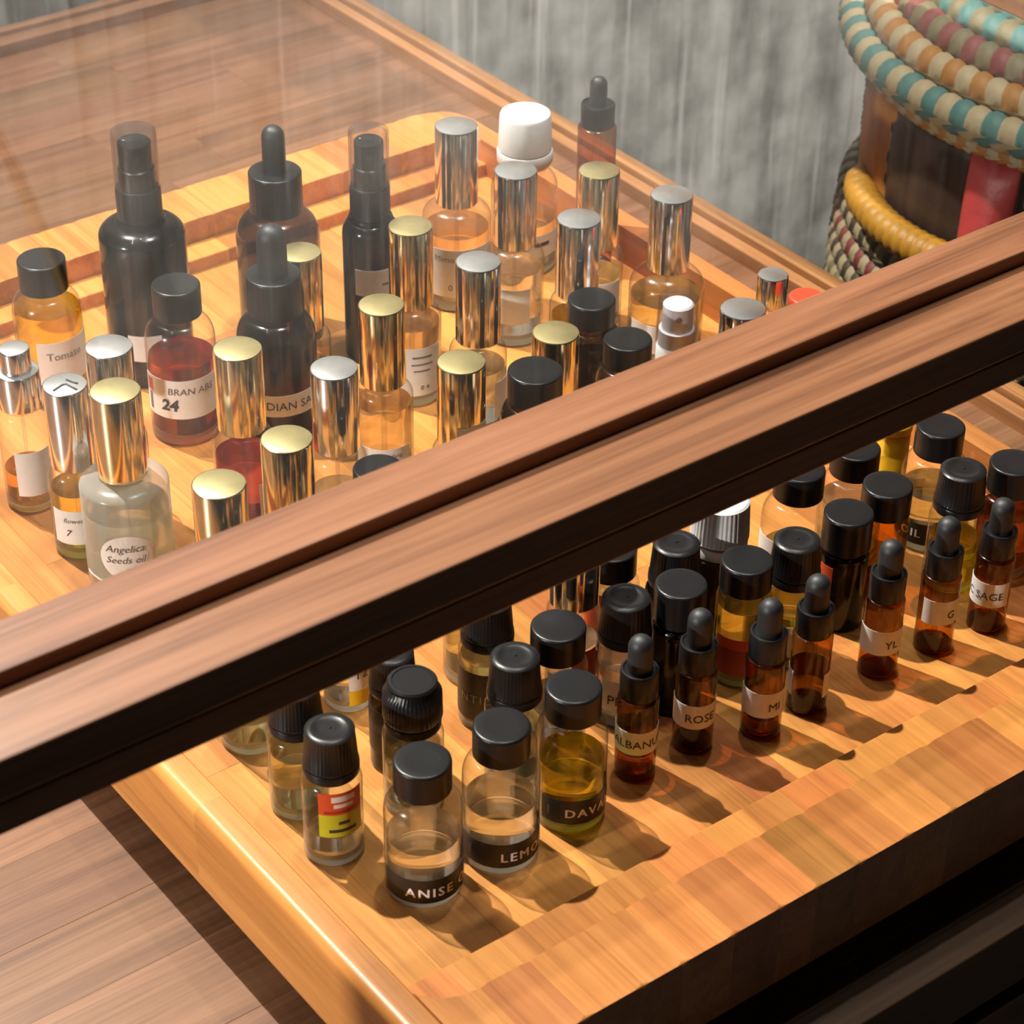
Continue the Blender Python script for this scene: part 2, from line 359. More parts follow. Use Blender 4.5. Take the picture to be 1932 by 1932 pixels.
# ------------------------------------------------------------------ room shell
def quad_wall(name, x0, x1, y0, y1, z0, z1, mat):
    o = box(name, x0, x1, y0, y1, z0, z1, mat, None, 0); o['kind'] = 'structure'; return o
YW = 0.95; ZF = -0.92; ZC = 1.80
quad_wall('floor', -2.2, 2.6, -2.4, YW+0.1, ZF-0.05, ZF, M['floor'])
quad_wall('ceiling', -2.2, 2.6, -2.4, YW+0.1, ZC, ZC+0.05, M['ceil'])
quad_wall('wall_left', -2.25, -2.2, -2.4, YW+0.1, ZF, ZC, M['plaster'])
quad_wall('wall_right', 2.6, 2.65, -2.4, YW+0.1, ZF, ZC, M['plaster'])
quad_wall('wall_front', -2.2, 2.6, -2.45, -2.4, ZF, ZC, M['plaster_dark'])
def concrete_wall():
    xs = [-2.2+0.1*i for i in range(18)] + [-0.4+0.0022*i for i in range(910)] + [1.605+0.1*i for i in range(11)]
    zs = [ZF+0.016*i for i in range(int((ZC-ZF)/0.016)+1)] + [ZC]
    rr = random.Random(3); fins = []; x = -0.45
    while x < 1.65:
        x += rr.uniform(0.020, 0.052); fins.append((x, rr.uniform(0.003, 0.0085), rr.uniform(0.0016, 0.0032), rr.uniform(0, 50)))
    boards = [rr.uniform(-0.002, 0.002) for _ in fins]+[0]
    import bisect
    fx = [f[0] for f in fins]; verts = []; faces = []
    for z in zs:
        for x in xs:
            d = 0.0
            if -0.42 < x < 1.62:
                k = bisect.bisect(fx, x); d = boards[min(k, len(boards)-1)]
                for q in (k-1, k):
                    if 0 <= q < len(fins):
                        f0, h, wd, ph = fins[q]
                        wob = 0.0025*noise.noise((ph, z*3.0, 0.0)); u = abs(x-f0-wob)/wd
                        if u < 1.6:
                            am = max(0.0, 0.35+1.1*noise.noise((ph*1.7, z*5.0, 3.0)))
                            d += h*min(1.3, am)*max(0.0, 1-u/1.6)
                d += 0.0022*noise.noise((x*9, z*6, 1.0))+0.0012*noise.noise((x*40, z*14, 5.0))
            verts.append((x, YW-d, z))
    nx = len(xs)
    for j in range(len(zs)-1):
        for i in range(nx-1):
            a = j*nx+i; faces.append((a, a+1, a+nx+1, a+nx))
    me = bpy.data.meshes.new('wall_back'); me.from_pydata(verts, [], faces); me.update()
    o = link('wall_back', me, M['concrete'], None, smooth=True); o['kind'] = 'structure'
concrete_wall()

# ------------------------------------------------------------------ display case: plank base with stepped rim
ZT = -0.046
case = empty('display_case', (0.0, 0.34, ZF))
tag(case, 'walnut plank display cabinet with stepped rim under the bottle tray', 'display case')
XL = -0.95
def planks():
    y = -0.0865; k = 0
    while y < 0.777-1e-4:
        wd = min(0.0375+R.uniform(-0.004, 0.004), 0.777-y)
        if 0.777-(y+wd) < 0.012: wd = 0.777-y
        x = XL+R.uniform(-0.2, 0.0)
        while x < 0.429:
            ln = R.uniform(0.18, 0.36); x1 = min(x+ln, 0.429)
            if 0.429-x1 < 0.05: x1 = 0.429
            if x1 > XL:
                box('plank', max(x, XL), x1, y, y+wd, ZT-0.02, ZT-R.uniform(0, 0.00015), M['walnut'], case, 0.00012)
            x = x1
        y += wd
planks()
def rail(name, x0, x1, y0, y1, z0, z1, mat, parent=None): return box(name, x0, x1, y0, y1, z0, z1, mat, parent, 0.0008, 2)
rail('rim_step', 0.429, 0.4368, -0.113, 0.777, ZT-0.02, -0.038, M['rail_y'], case)
rail('rim_moulding', 0.4372, 0.446, -0.113, 0.795, ZT-0.02, -0.0343, M['rail_y'], case)
rail('rim_step', XL, 0.4368, 0.777, 0.7885, ZT-0.02, -0.038, M['walnut'], case)
rail('rim_moulding', XL, 0.446, 0.7889, 0.796, ZT-0.02, -0.0350, M['walnut'], case)
rail('rim_step', XL, 0.4285, -0.0967, -0.0868, ZT-0.02, -0.038, M['cab'], case)
rail('rim_moulding', XL, 0.446, -0.1135, -0.0985, ZT-0.02, -0.0345, M['cab'], case)
rail('cabinet_side', 0.422, 0.440, -0.100, 0.79, ZF, ZT-0.0205, M['cab'], case)
rail('cabinet_front', XL, 0.4215, -0.106, -0.088, ZF, ZT-0.0205, M['cab'], case)
rail('cabinet_back', XL, 0.4215, 0.77, 0.79, ZF, ZT-0.0205, M['cab'], case)
for i in range(4):
    dr = rail('drawer_front', XL+0.02+i*0.345, XL+0.355+i*0.345, -0.116, -0.1062, -0.30, -0.072, M['cab'], case)
    hx = XL+0.1875+i*0.345
    tube('drawer_handle', [(hx-0.05, -0.0095, 0.06), (hx-0.05, -0.03, 0.06), (hx+0.05, -0.03, 0.06), (hx+0.05, -0.0095, 0.06)], 0.005, M['black'], None).parent = dr
    dr.children[0].location = (-dr.location.x, 0, 0)

# ------------------------------------------------------------------ glazed lid on corner posts
lid = empty('glass_lid', (0.0, -0.05, 0.15))
tag(lid, 'walnut framed glass top with a grooved front rail above the bottles', 'glass lid')
XLL, XLR = -0.95, 0.475
rail('front_rail', XLL, XLR, -0.0500, -0.0245, 0.1614, 0.1748, M['rail'], lid)
rail('rail_strip', XLL, XLR, -0.0243, -0.0042, 0.1640, 0.1800, M['rail'], lid)
rail('rail_lip', XLL, XLR, -0.0492, -0.0060, 0.1500, 0.1606, M['rail'], lid)
rail('side_rail', XLR-0.045, XLR, -0.0038, 0.86, 0.150, 0.178, M['rail_y'], lid)
rail('side_rail', XLL, XLL+0.045, -0.0038, 0.86, 0.150, 0.178, M['rail_y'], lid)
rail('back_rail', XLL+0.046, XLR-0.046, 0.82, 0.86, 0.150, 0.178, M['rail'], lid)
box('glass_pane', XLL+0.040, XLR-0.040, -0.0055, 0.83, 0.1735, 0.1775, M['pane'], lid, 0)
for px in (XLL+0.02, XLR-0.02):
    for py in (-0.03, 0.84):
        rail('corner_post', px-0.012, px+0.012, py-0.012, py+0.012, ZF, 0.1495, M['rail_y'], case)

# ------------------------------------------------------------------ the tray of jointed staves
TX0, TX1, TY0, TY1 = -0.053, 0.337, -0.094, 0.4545
ZB, ZR, ZL = -0.0165, 0.019, 0.007
tray = empty('wooden_tray', (0.142, 0.18, ZT))
tag(tray, 'honey coloured wooden tray of jointed staves holding all the bottles', 'tray')
RC = 0.022
def corner_in(x, rad, x0, x1):
    d = max(rad-(x-x0), rad-(x1-x), 0.0); return rad-math.sqrt(max(0.0, rad*rad-min(d, rad)**2))
def strip_outline(a, b, ya, yb, fa, fb, n=6):
    lo = [(a+(b-a)*i/n, ya(a+(b-a)*i/n) if fa else ya) for i in range(n+1)] if fa else [(a, ya), (b, ya)]
    hi = [(b-(b-a)*i/n, yb(b-(b-a)*i/n)) for i in range(n+1)] if fb else [(b, yb), (a, yb)]
    return lo+hi
XI0, XI1 = -0.041, 0.3262
yo_f = lambda x: TY0+corner_in(x, RC, TX0, TX1)
yo_b = lambda x: TY1-corner_in(x, RC, TX0, TX1)
yi_f = lambda x: -0.0640+corner_in(x, 0.011, XI0, XI1)
yi_b = lambda x: 0.4225-corner_in(x, 0.011, XI0, XI1)
cuts = [XI0]
while cuts[-1] < XI1-0.028: cuts.append(cuts[-1]+R.uniform(0.016, 0.026))
cuts.append(XI1)
def jitter(k): return random.Random(k).uniform(-0.0001, 0.0001)
for i in range(len(cuts)-1):
    a, b = cuts[i], cuts[i+1]; edge = i < 1 or i >= len(cuts)-2
    prism('rim_stave', strip_outline(a, b, yo_f, yi_f, True, True), ZB, ZR+jitter(i), M['tray'], tray, 0.0012)
    prism('rim_stave', strip_outline(a, b, yi_b, yo_b, True, True), ZB, ZR+jitter(i+50), M['tray'], tray, 0.0010)
c2 = [XI0]
while c2[-1] < XI1-0.028: c2.append(c2[-1]+R.uniform(0.016, 0.026))
c2.append(XI1)
for i in range(len(c2)-1):
    a, b = c2[i], c2[i+1]
    prism('ledge_stave', [(a, yi_f((a+b)/2) if 0 < i < len(c2)-2 else -0.0635), (b, -0.0635), (b, -0.041), (a, -0.041)], ZB, ZL+jitter(i+90), M['tray'], tray, 0.0008)
    prism('ledge_stave', [(a, 0.407), (b, 0.407), (b, 0.422), (a, 0.422)], ZB, ZL+jitter(i+120), M['tray'], tray, 0.0008)
c3 = [XI0]
while c3[-1] < XI1-0.030: c3.append(c3[-1]+R.uniform(0.018, 0.027))
c3.append(XI1)
for i in range(len(c3)-1):
    ys = [-0.041]+sorted(R.uniform(0.03, 0.36) for _ in range(R.choice((1, 2, 2, 3))))+[0.407]
    for j in range(len(ys)-1):
        if ys[j+1]-ys[j] > 0.004:
            box('floor_stave', c3[i], c3[i+1], ys[j], ys[j+1], ZB, 0.0, M['tray'], tray, 0.00012)
# side rims: the left one with a rounded outer edge
def left_rim():
    prof = [(-0.053, ZB), (XI0, ZB), (XI0, ZR-0.0008), (XI0-0.0008, ZR)]+[(-0.053+0.004-0.004*math.sin(t), ZR-0.004+0.004*math.cos(t)) for t in [i*PI/2/6 for i in range(7)]]
    ys = [TY0+corner_in(-0.047, RC, TX0, TX1), 0.06, 0.21, TY1-0.012]
    for k in range(3):
        bm = bmesh.new(); cyy = (ys[k]+ys[k+1])/2
        A = [bm.verts.new((x+0.047, ys[k]-cyy, z)) for x, z in prof]; B = [bm.verts.new((x+0.047, ys[k+1]-cyy, z)) for x, z in prof]
        n = len(prof)
        for i in range(n):
            f = bm.faces.new((A[i], A[(i+1) % n], B[(i+1) % n], B[i])); f.smooth = 4 <= i < n-1
        bm.faces.new(A[::-1]); bm.faces.new(B); bmesh.ops.recalc_face_normals(bm, faces=bm.faces)
        o = link('side_stave', sharpen(finish(bm, 'side_stave'), 35), M['tray'], tray); o.location = Vector((-0.047, cyy, 0))-tray.location
left_rim()
prism('side_stave', strip_outline(XI1, TX1, lambda x: yo_f(x), lambda x: 0.17, True, True), ZB, ZR, M['tray'], tray, 0.0012)
prism('side_stave', strip_outline(XI1, TX1, lambda x: 0.17, yo_b, True, True), ZB, ZR, M['tray'], tray, 0.0012)
for fx in (0.02, 0.26):
    for fy in (0.0, 0.36): box('foot', fx-0.02, fx+0.02, fy-0.02, fy+0.02, ZT, ZB, M['cab'], tray, 0.001)

# ------------------------------------------------------------------ bottle parts
def shell_prof(Rb, hb, rn, hn, sh, rnd=1.2):
    """outer surface: base, wall, shoulder curve, neck (mm)"""
    p = [(0, 0.5), (Rb*0.72, 0.5), (Rb*0.80, 0.0), (Rb-rnd, 0.0)]
    p += [(Rb-rnd+rnd*math.sin(t), rnd-rnd*math.cos(t)) for t in (PI/6, PI/3, PI/2)]
    p.append((Rb, hb-sh))
    for i in range(1, 8):
        t = i/7*PI/2; p.append((rn+(Rb-rn)*math.cos(t), hb-sh+sh*math.sin(t)))
    p.append((rn, hb+hn)); return p
def glass_body(parent, Rb, hb, rn, hn, sh, mat, base_mat=None, base_h=4.0):
    me = lathe_me(shell_prof(Rb, hb, rn, hn, sh), 48, name='glass_body'); sharpen(me, 50)
    o = link('glass_body', me, mat, parent)
    if base_mat is not None:
        p = [(0, 0.8), (Rb*0.7, 0.8), (Rb*0.8, 0.25), (Rb-1.2, 0.25), (Rb-0.45, 1.2), (Rb-0.35, base_h-0.6), (Rb-1.3, base_h), (Rb*0.5, base_h-0.5), (0, base_h-0.8)]
        lathe('thick_base', p, base_mat, o, 40)
    return o
def liquid(parent, Rb, z0, z1, mat, hb=None, rn=None, sh=0):
    r = Rb-0.9; p = [(0, z0), (r-1.0, z0), (r, z0+0.8)]
    top = z1
    if hb and z1 > hb-sh:
        p.append((r, hb-sh))
        for i in range(1, 6):
            t = i/5*math.asin(min(0.98, (z1-(hb-sh))/sh)); p.append((rn+(r-rn)*math.cos(t), hb-sh+sh*math.sin(t)))
        p.append((0, z1))
    else: p += [(r, z1), (r-0.5, z1-0.12), (0, z1-0.25)]
    return lathe('liquid', p, mat, parent, 40)
def labels(parent, Rb, specs, face):
    for s in specs or []:
        k = s['k']
        if k == 'paper':
            o = patch('paper_label', Rb+0.05+s.get('up', 0), face+s['a'][0], face+s['a'][1], s['z'][0], s['z'][1], M[s.get('m', 'paper')], parent)
            for t in s.get('t', []):
                lettering(t[0], t[1], Rb+0.15+s.get('up', 0), face+t[2], t[3], M[t[4] if len(t) > 4 else 'ink'], o, *(t[5] if len(t) > 5 else ()))
            for q in s.get('bars', []):   # lines of print too small to read
                patch('print_line', Rb+0.2+s.get('up', 0), face+q[0], face+q[1], q[2], q[3], M[q[4]], o, 0.03)
        elif k == 'oval':
            o = disc_patch('paper_label', Rb+0.1, face+s['ac'], s['zc'], s['hw'], s['hh'], M['paper'], parent)
            for t in s.get('t', []): lettering(t[0], t[1], Rb+0.25, face+t[2], t[3], M[t[4]], o, *(t[5] if len(t) > 5 else ()))
def metal_cap(parent, r, z0, z1, kind, name='cap'):
    p = [(0, z1), (r-0.55, z1), (r-0.15, z1-0.15), (r, z1-0.55), (r, z0), (r-0.7, z0), (r-0.7, z1-1.5), (0, z1-1.5)]
    return lathe(name, p, [M[kind], M[kind+'_top']], parent, 56, None, lambda i: 1 if i == 0 else 0, 25)
def black_cap(parent, r, z0, z1, mat='black', ribs=72, depth=0.012, name='cap'):
    def mod(rr, z, a):
        return rr*(1-depth*(0.5+0.5*math.cos(a*ribs))) if (rr > r*0.96 and z0+0.3 < z < z1-1.2) else rr
    p = [(0, z1-0.15), (r*0.55, z1-0.08), (r-1.2, z1), (r-0.5, z1-0.12), (r-0.1, z1-0.5), (r, z1-1.1), (r, z1-1.25), (r, z1-1.4), (r, z0+1.2), (r, z0+0.5), (r, z0), (r-1.0, z0), (r-1.0, z1-1.5), (0, z1-1.5)]
    return lathe(name, p, M[mat], parent, 144 if ribs > 40 else 120, mod, None, 40)
def dripper_cap(parent, r, z0, z1, mat='black', domed=True, lipped=False):
    """ribbed tamper-evident cap, slightly conical, with a ring below"""
    rt, rb = r*0.955, r*1.07; ribs = 44; zr = z0+4.2
    def mod(rr, z, a):
        return rr*(1-0.035*(0.5+0.5*math.cos(a*ribs))) if zr+1.0 < z < z1-0.9 and rr > rt*0.95 else rr
    if domed: top = [(0, z1+0.25), (0.5, z1+0.2), (0.75, z1-0.12), (rt*0.35, z1-0.10), (rt*0.62, z1-0.15), (rt*0.66, z1+0.05), (rt*0.80, z1-0.05), (rt*0.93, z1-0.35), (rt, z1-0.85)]
    else: top = [(0, z1-0.3), (rt*0.78, z1-0.3), (rt*0.82, z1), (rt*0.93, z1-0.05), (rt, z1-0.7)]
    body = [(rt, z1-1.3), (rb*0.98, zr+1.4), (rb, zr+0.6), (rb*0.985, zr+0.05), (rb-0.8, zr)]
    if lipped: body = [(rt, z1-1.6), (rt*0.93, z1-2.2), (rt*1.02, z1-3.4), (rb*1.06, z1-5.0), (rb*1.08, zr+1.2), (rb*1.0, zr+0.05), (rb-0.8, zr)]
    o = lathe('cap', top+body+[(rb-1.6, zr), (rb-1.6, z1-1.8), (0, z1-1.8)], M[mat], parent, 132, mod, None, 38)
    lathe('tamper_ring', [(rb-1.4, zr-0.35), (rb*0.99, zr-0.35), (rb*1.015, zr-0.8), (rb*1.01, z0+0.7), (rb*0.96, z0), (rb-1.4, z0), (rb-1.4, zr-0.35)], M[mat], parent, 48)
    return o
def start(name, x, y, label, group, cat='bottle'):
    t = empty(name, (x*MM, y*MM, 0.0003)); tag(t, label, cat, group); return t

G_METAL = 'metal capped perfume bottles under the glass'
G_SCREW = 'black screw capped oil bottles on the tray'
G_DRIP = 'ribbed dripper capped oil bottles on the tray'
G_VIAL = 'small amber dropper vials along the tray front'
G_DARK = 'tall black dropper and spray bottles at the tray back'

def perfume(x, y, H, Rb, cr, face, label, kind='gold', capl=36, liq=None, lab=None, body='glass', sh=None, extra=None):
    t = start('perfume_bottle', x, y, label, G_METAL)
    z0 = H-capl; hb = z0-1.2; rn = cr*0.80; s = sh or min(6.0, (Rb-rn)*1.2+1.5)
    glass_body(t, Rb, hb, rn, 1.2, s, M[body], M['base'] if body == 'glass' else None, 4.5)
    lathe('neck_collar', [(rn-0.5, z0-1.3), (rn+1.0, z0-1.3), (rn+1.2, z0-0.9), (rn+1.2, z0-0.2), (rn-0.5, z0-0.2), (rn-0.5, z0-1.3)], M['plastic'], t, 40)
    lathe('dip_tube', [(0, 6), (0.8, 6), (0.8, z0), (0, z0)], M['plastic'], t, 10)
    if liq: liquid(t, Rb, 4.9, liq[1], M['liq_'+liq[0]], hb, rn, s)
    metal_cap(t, cr, z0, H, kind)
    labels(t, Rb, lab, face)
    if extra: extra(t)
    return t
def screw(x, y, H, Rb, cr, face, label, caph=11, liq=None, lab=None, body='glass', sh=7.5, neck=2.0, name='oil_bottle', group=G_SCREW, cap='black', base=True):
    t = start(name, x, y, label, group)
    z0 = H-caph; hb = z0-neck; rn = cr*0.86
    bm_ = M['base_amber'] if body == 'amber' else M['base']
    glass_body(t, Rb, hb, rn, neck+2, sh, M[body], bm_ if base else None, 4.0)
    if liq: liquid(t, Rb, 4.4, liq[1], M['liq_'+liq[0]], hb, rn, sh)
    black_cap(t, cr, z0, H, cap)
    labels(t, Rb, lab, face)
    return t
def dripper(x, y, H, Rb, cr, face, label, caph=18.5, liq=None, lab=None, body='glass', domed=True, lipped=False, cap='black', name='dripper_bottle', group=G_DRIP):
    t = start(name, x, y, label, group)
    z0 = H-caph; hb = z0-0.6; rn = cr*0.8
    glass_body(t, Rb, hb, rn, 4, 3.2, M[body], M['base_amber'] if body == 'amber' else (M['base'] if body == 'glass' else None), 4.0)
    if liq: liquid(t, Rb, 4.4, liq[1], M['liq_'+liq[0]], hb, rn, 3.2)
    dripper_cap(t, cr, z0, H, cap, domed, lipped)
    labels(t, Rb, lab, face)
    return t
def bulb_prof(r, z0, z1):
    p = [(r*1.02, z0), (r, z0+1.0), (r*0.98, z1-r*0.95)]
    p += [(r*0.97*math.cos(t), z1-r*0.95+r*0.95*math.sin(t)) for t in [i*PI/2/7 for i in range(1, 8)]]
    return [(0, z0)]+p[:-1]+[(0, z1)]
def vial(x, y, H, face, label, liq=None, lab=None, Rb=7.5, br=4.6, coll=6.9, body_h=None, group=G_VIAL, name='dropper_vial'):
    t = start(name, x, y, label, group)
    bl, cl = 14.0*H/61, 11.5*H/61
    if body_h: bl, cl = 13.5, 11.0
    z1 = H-bl; z0 = z1-cl; hb = z0+0.2
    glass_body(t, Rb, hb, coll-1.2, 5, 1.6, M['amber'], M['base_amber'], 2.6)
    if liq: liquid(t, Rb, 3.0, liq[1], M['liq_'+liq[0]])
    lathe('collar', [(0, z1-0.6), (br+0.2, z1-0.6), (coll-1.3, z1-0.5), (coll-0.9, z1), (coll-0.25, z1-0.1), (coll, z1-0.6), (coll, z0+0.6), (coll-0.3, z0), (coll-1.0, z0), (coll-1.0, z1-1.5), (0, z1-1.5)], M['black'], t, 96,
          lambda rr, z, a: rr*(1-0.015*(0.5+0.5*math.cos(a*48))) if rr > coll*0.99 and z0 < z < z1-0.5 else rr, None, 40)
    lathe('rubber_bulb', bulb_prof(br, z1-0.6, H), M['rubber'], t, 32)
    lathe('pipette', [(0, 6), (0.7, 6), (2.0, 16), (2.2, z0+4), (0, z0+4)], M['glass'], t, 12)
    labels(t, Rb, lab, face)
    return t
def sprayer(x, y, H, Rb, face, label, lab=None, oc=9.5, name='spray_bottle'):
    t = start(name, x, y, label, G_DARK)
    zc = H-26; hb = zc-17
    glass_body(t, Rb, hb, oc*0.92, 3, 7.0, M['darkglass'])
    lathe('neck_bead', [(oc*0.7, hb-0.4), (oc*1.10, hb-0.2), (oc*1.14, hb+0.8), (oc*1.08, hb+1.8), (oc*0.7, hb+2.0), (oc*0.7, hb-0.4)], M['darkglass'], t, 40)
    black_cap(t, oc*1.02, hb+2.4, zc, 'black', 60, 0.02, 'pump_collar')
    rp = oc*0.74
    lathe('pump_head', [(0, H-5), (rp-0.6, H-5), (rp, H-5.6), (rp, zc+9), (oc*0.82, zc+8.5), (oc*0.84, zc), (0, zc)], M['black'], t, 40)
    nz = lathe('nozzle', [(0, 0), (1.1, 0), (1.1, 0.6), (0.5, 0.7), (0, 0.5)], M['rubber'], t, 14); fr = math.radians(face); nz.location = (rp*MM*math.cos(fr), rp*MM*math.sin(fr), (zc+15)*MM); nz.rotation_euler = (0, PI/2, fr)
    lathe('clear_overcap', [(0, H), (oc-1.0, H), (oc-0.3, H-0.3), (oc, H-1.0), (oc*1.02, zc+0.2), (oc*0.97, zc+0.2), (oc-0.8, H-1.4), (0, H-1.0)], M['plastic'], t, 48)
    labels(t, Rb, lab, face)
    return t
def big_dropper(x, y, H, Rb, face, label, br, coll, liq=None, lab=None, body='smoke', bl=30, cl=19):
    t = start('dropper_bottle', x, y, label, G_DARK)
    z1 = H-bl; z0 = z1-cl; hb = z0-1.5
    glass_body(t, Rb, hb, coll*0.84, 4, Rb*0.62, M[body], M['base_amber'], 4)
    if liq: liquid(t, Rb, 4.6, liq[1], M['liq_'+liq[0]])
    black_cap(t, coll, z0, z1, 'black', 56, 0.02, 'collar')
    lathe('rubber_bulb', bulb_prof(br, z1-0.3, H), M['rubber'], t, 32)
    lathe('pipette', [(0, 10), (0.9, 10), (2.8, 26), (3.0, z0+4), (0, z0+4)], M['glass'], t, 12)
    labels(t, Rb, lab, face)
    return t

P_ = lambda a, z, m='paper', **kw: dict(k='paper', a=a, z=z, m=m, **kw)

# ------------------------------------------------------------------ bottles seen through the glass, from the back left
# (x mm, y mm on the tray floor, height, body radius, cap radius, turn of the label in degrees)
perfume(-0.7, 281.0, 64, 10.5, 9.0, -113, 'short two-step silver cap bottle with blank label at left edge', 'silver', 16, ('amber', 18),
        [P_((-30, 55), (9, 30))],
        extra=lambda t: metal_cap(t, 6.2, 64.05, 74.0, 'silver', 'cap_top'))
def scribble(t):
    z = 77.1*MM
    for pts in ([(-4.5, -4.2), (-1.0, -0.6), (0.6, -0.2), (2.6, -2.8), (4.4, -5.0)], [(0.8, 3.0), (3.2, 0.6), (5.0, -0.6)]):
        a = math.radians(-115+90)
        tube('marker_stroke', [((px*math.cos(a)-py*math.sin(a))*MM, (px*math.sin(a)+py*math.cos(a))*MM, z) for px, py in pts], 0.00042, M['ink'], t, 6)
perfume(0.8, 240.6, 77, 11.0, 8.8, -115, 'silver capped bottle with a marker scribble on its cap, yellow liquid', 'silver', 36, ('yellow', 30),
        [P_((-62, 95), (8, 24), t=[('flower de', 3.2, -4, 19.5, 'ink_grey', (0.2,)), ('5%', 3.0, 22, 14.5, 'ink_grey'), ('7', 4.2, -28, 13.5, 'ink', (0.3, 0.05))])], extra=scribble)
perfume(7.7, 211.8, 86.5, 17.5, 9.8, -116, 'frosted wide bottle with gold cap and handwritten oval label', 'gold', 37, ('pale', 34),
        [P_((-75, 60), (1.5, 8)), dict(k='oval', ac=-4, zc=20, hw=11.5, hh=10.5, t=[('Angelica', 4.6, -8, 24.5, 'ink_grey', (0.25,)), ('Seeds oil', 4.4, -8, 19.2, 'ink_grey', (0.25,)), ('10%', 4.0, 0, 13.8, 'ink_grey', (0.25,))])], body='frost', sh=4)
perfume(26.2, 251.2, 80, 12, 9.5, -116, 'plain silver capped bottle behind the frosted gold capped one', 'silver', 36, ('clear', 24))
screw(47.4, 351.3, 67, 15, 10.5, -114, 'black capped bottle of yellow oil labelled Tomato', 14, ('gold', 44), [P_((-25, 95), (12, 33), t=[('Tomato', 5.2, 22, 26, 'ink_grey')])], sh=9, neck=2)
sprayer(92.6, 343.5, 118, 19, -117, 'tall broad black spray bottle with clear overcap', [P_((-32, 14), (14, 27))], 9.7)
screw(79.1, 291.0, 72, 15, 10.3, -118, 'clear bottle of dark red oil with handwritten BRAN 24 label', 13.5, ('red', 38),
      [P_((-78, 100), (14, 33), t=[('BRAN ABS', 4.6, 12, 27.5, 'ink_purple', (0.1,)), ('24', 7.5, -26, 20.5, 'ink', (0.15, 0.28))], bars=[(-72, -58, 25.5, 31.5, 'paper_red'), (-69, -61, 16, 24.5, 'ink_grey')])], sh=10, neck=2.5)
big_dropper(156.6, 335.5, 105, 19, -121, 'smoky dropper bottle with black bulb, rearmost of the two droppers', 5.3, 12.0, ('brown', 22), None, 'smoke', 22, 19)
big_dropper(114.2, 270.2, 98, 17, -121, 'dark dropper bottle labelled INDIAN SA in front of the other dropper', 6.4, 11.7, ('brown', 30),
            [P_((-60, 130), (14, 24.5), t=[('INDIAN SAN', 5.6, 14, 19, 'ink')])], 'smoke', 23, 18)
perfume(139.8, 289.8, 68, 12, 9.4, -121, 'gold capped bottle half hidden behind the dropper bottles', 'gold', 36, ('peach', 18))
perfume(89.3, 185.6, 80, 12, 9.5, -122, 'silver capped bottle right of the INDIAN SA dropper', 'silver', 36, ('clear', 22), [P_((10, 80), (8, 26))])
perfume(64.8, 217.2, 82, 12.5, 9.8, -120, 'gold capped bottle of purple liquid beside the red BRAN bottle', 'gold', 36, ('wine', 33), [P_((25, 100), (8, 24), t=[('M', 4, 40, 15)])])
perfume(46.0, 151.6, 82, 12, 9.9, -121, 'gold capped bottle second along the lid rail from the left', 'gold', 36, ('pale', 24))
perfume(10.5, 141.1, 82, 12, 10.0, -119, 'gold capped bottle nearest the lid rail at far left', 'gold', 36, ('pale', 24))
screw(84.7, 148.9, 55, 13, 10.0, -123, 'black cap just rising above the lid rail beside silver cap', 11, ('pale', 24), name='oil_bottle')
perfume(131.8, 215.2, 80, 12.5, 9.6, -124, 'gold capped bottle of peach liquid labelled Ylang', 'gold', 36, ('peach', 34), [P_((-62, 55), (4, 17), t=[('Ylang-ylang', 2.9, 6, 13.5, 'ink_grey'), ('10%', 2.9, 6, 9.5, 'ink_grey')])])
perfume(175.4, 257.1, 84, 13.0, 9.7, -124, 'tall gold capped bottle with printed label behind Ylang bottle', 'gold', 37, ('peach', 38),
        [P_((-60, 62), (6, 30), bars=[(0, 40, 25, 26, 'ink_grey'), (-2, 42, 21.5, 22.3, 'ink_grey'), (2, 36, 18.2, 19, 'ink_grey')], t=[('0 4', 3.2, 24, 10)])])
sprayer(181.0, 296.3, 112, 12.8, -123, 'slim black spray bottle with clear overcap and white label', [P_((-35, 70), (36, 49), bars=[(20, 42, 41.5, 42.3, 'ink_grey')])], 8.8)
perfume(241.4, 315.1, 89, 16, 9.9, -126, 'silver capped bottle labelled Mimosa near the tray back corner', 'silver', 38, ('peach', 38), [P_((-55, 75), (8, 33), t=[('Mimosa', 4.4, -14, 28, 'ink_grey'), ('0', 4.6, -10, 13)])])
perfume(184.9, 220.9, 80, 12.5, 9.7, -126, 'silver capped bottle of clear liquid behind the gold cap with white patch', 'silver', 37, ('clear', 30), [P_((35, 120), (8, 26))])
perfume(134.2, 162.9, 78, 12, 9.8, -126, 'gold capped bottle with white patch on the cap by the rail', 'gold', 36, ('pale', 24), [dict(k='paper', a=(-10, 75), z=(42, 53), up=-2.1, t=[('S', 4, 48, 48, 'ink_grey')])])  # white lettered patch on the side of the cap
perfume(242.9, 272.0, 84, 13.5, 9.7, -127, 'silver capped bottle with blank white label below the white cap', 'silver', 36, ('clear', 36), [P_((-35, 32), (12, 30))])
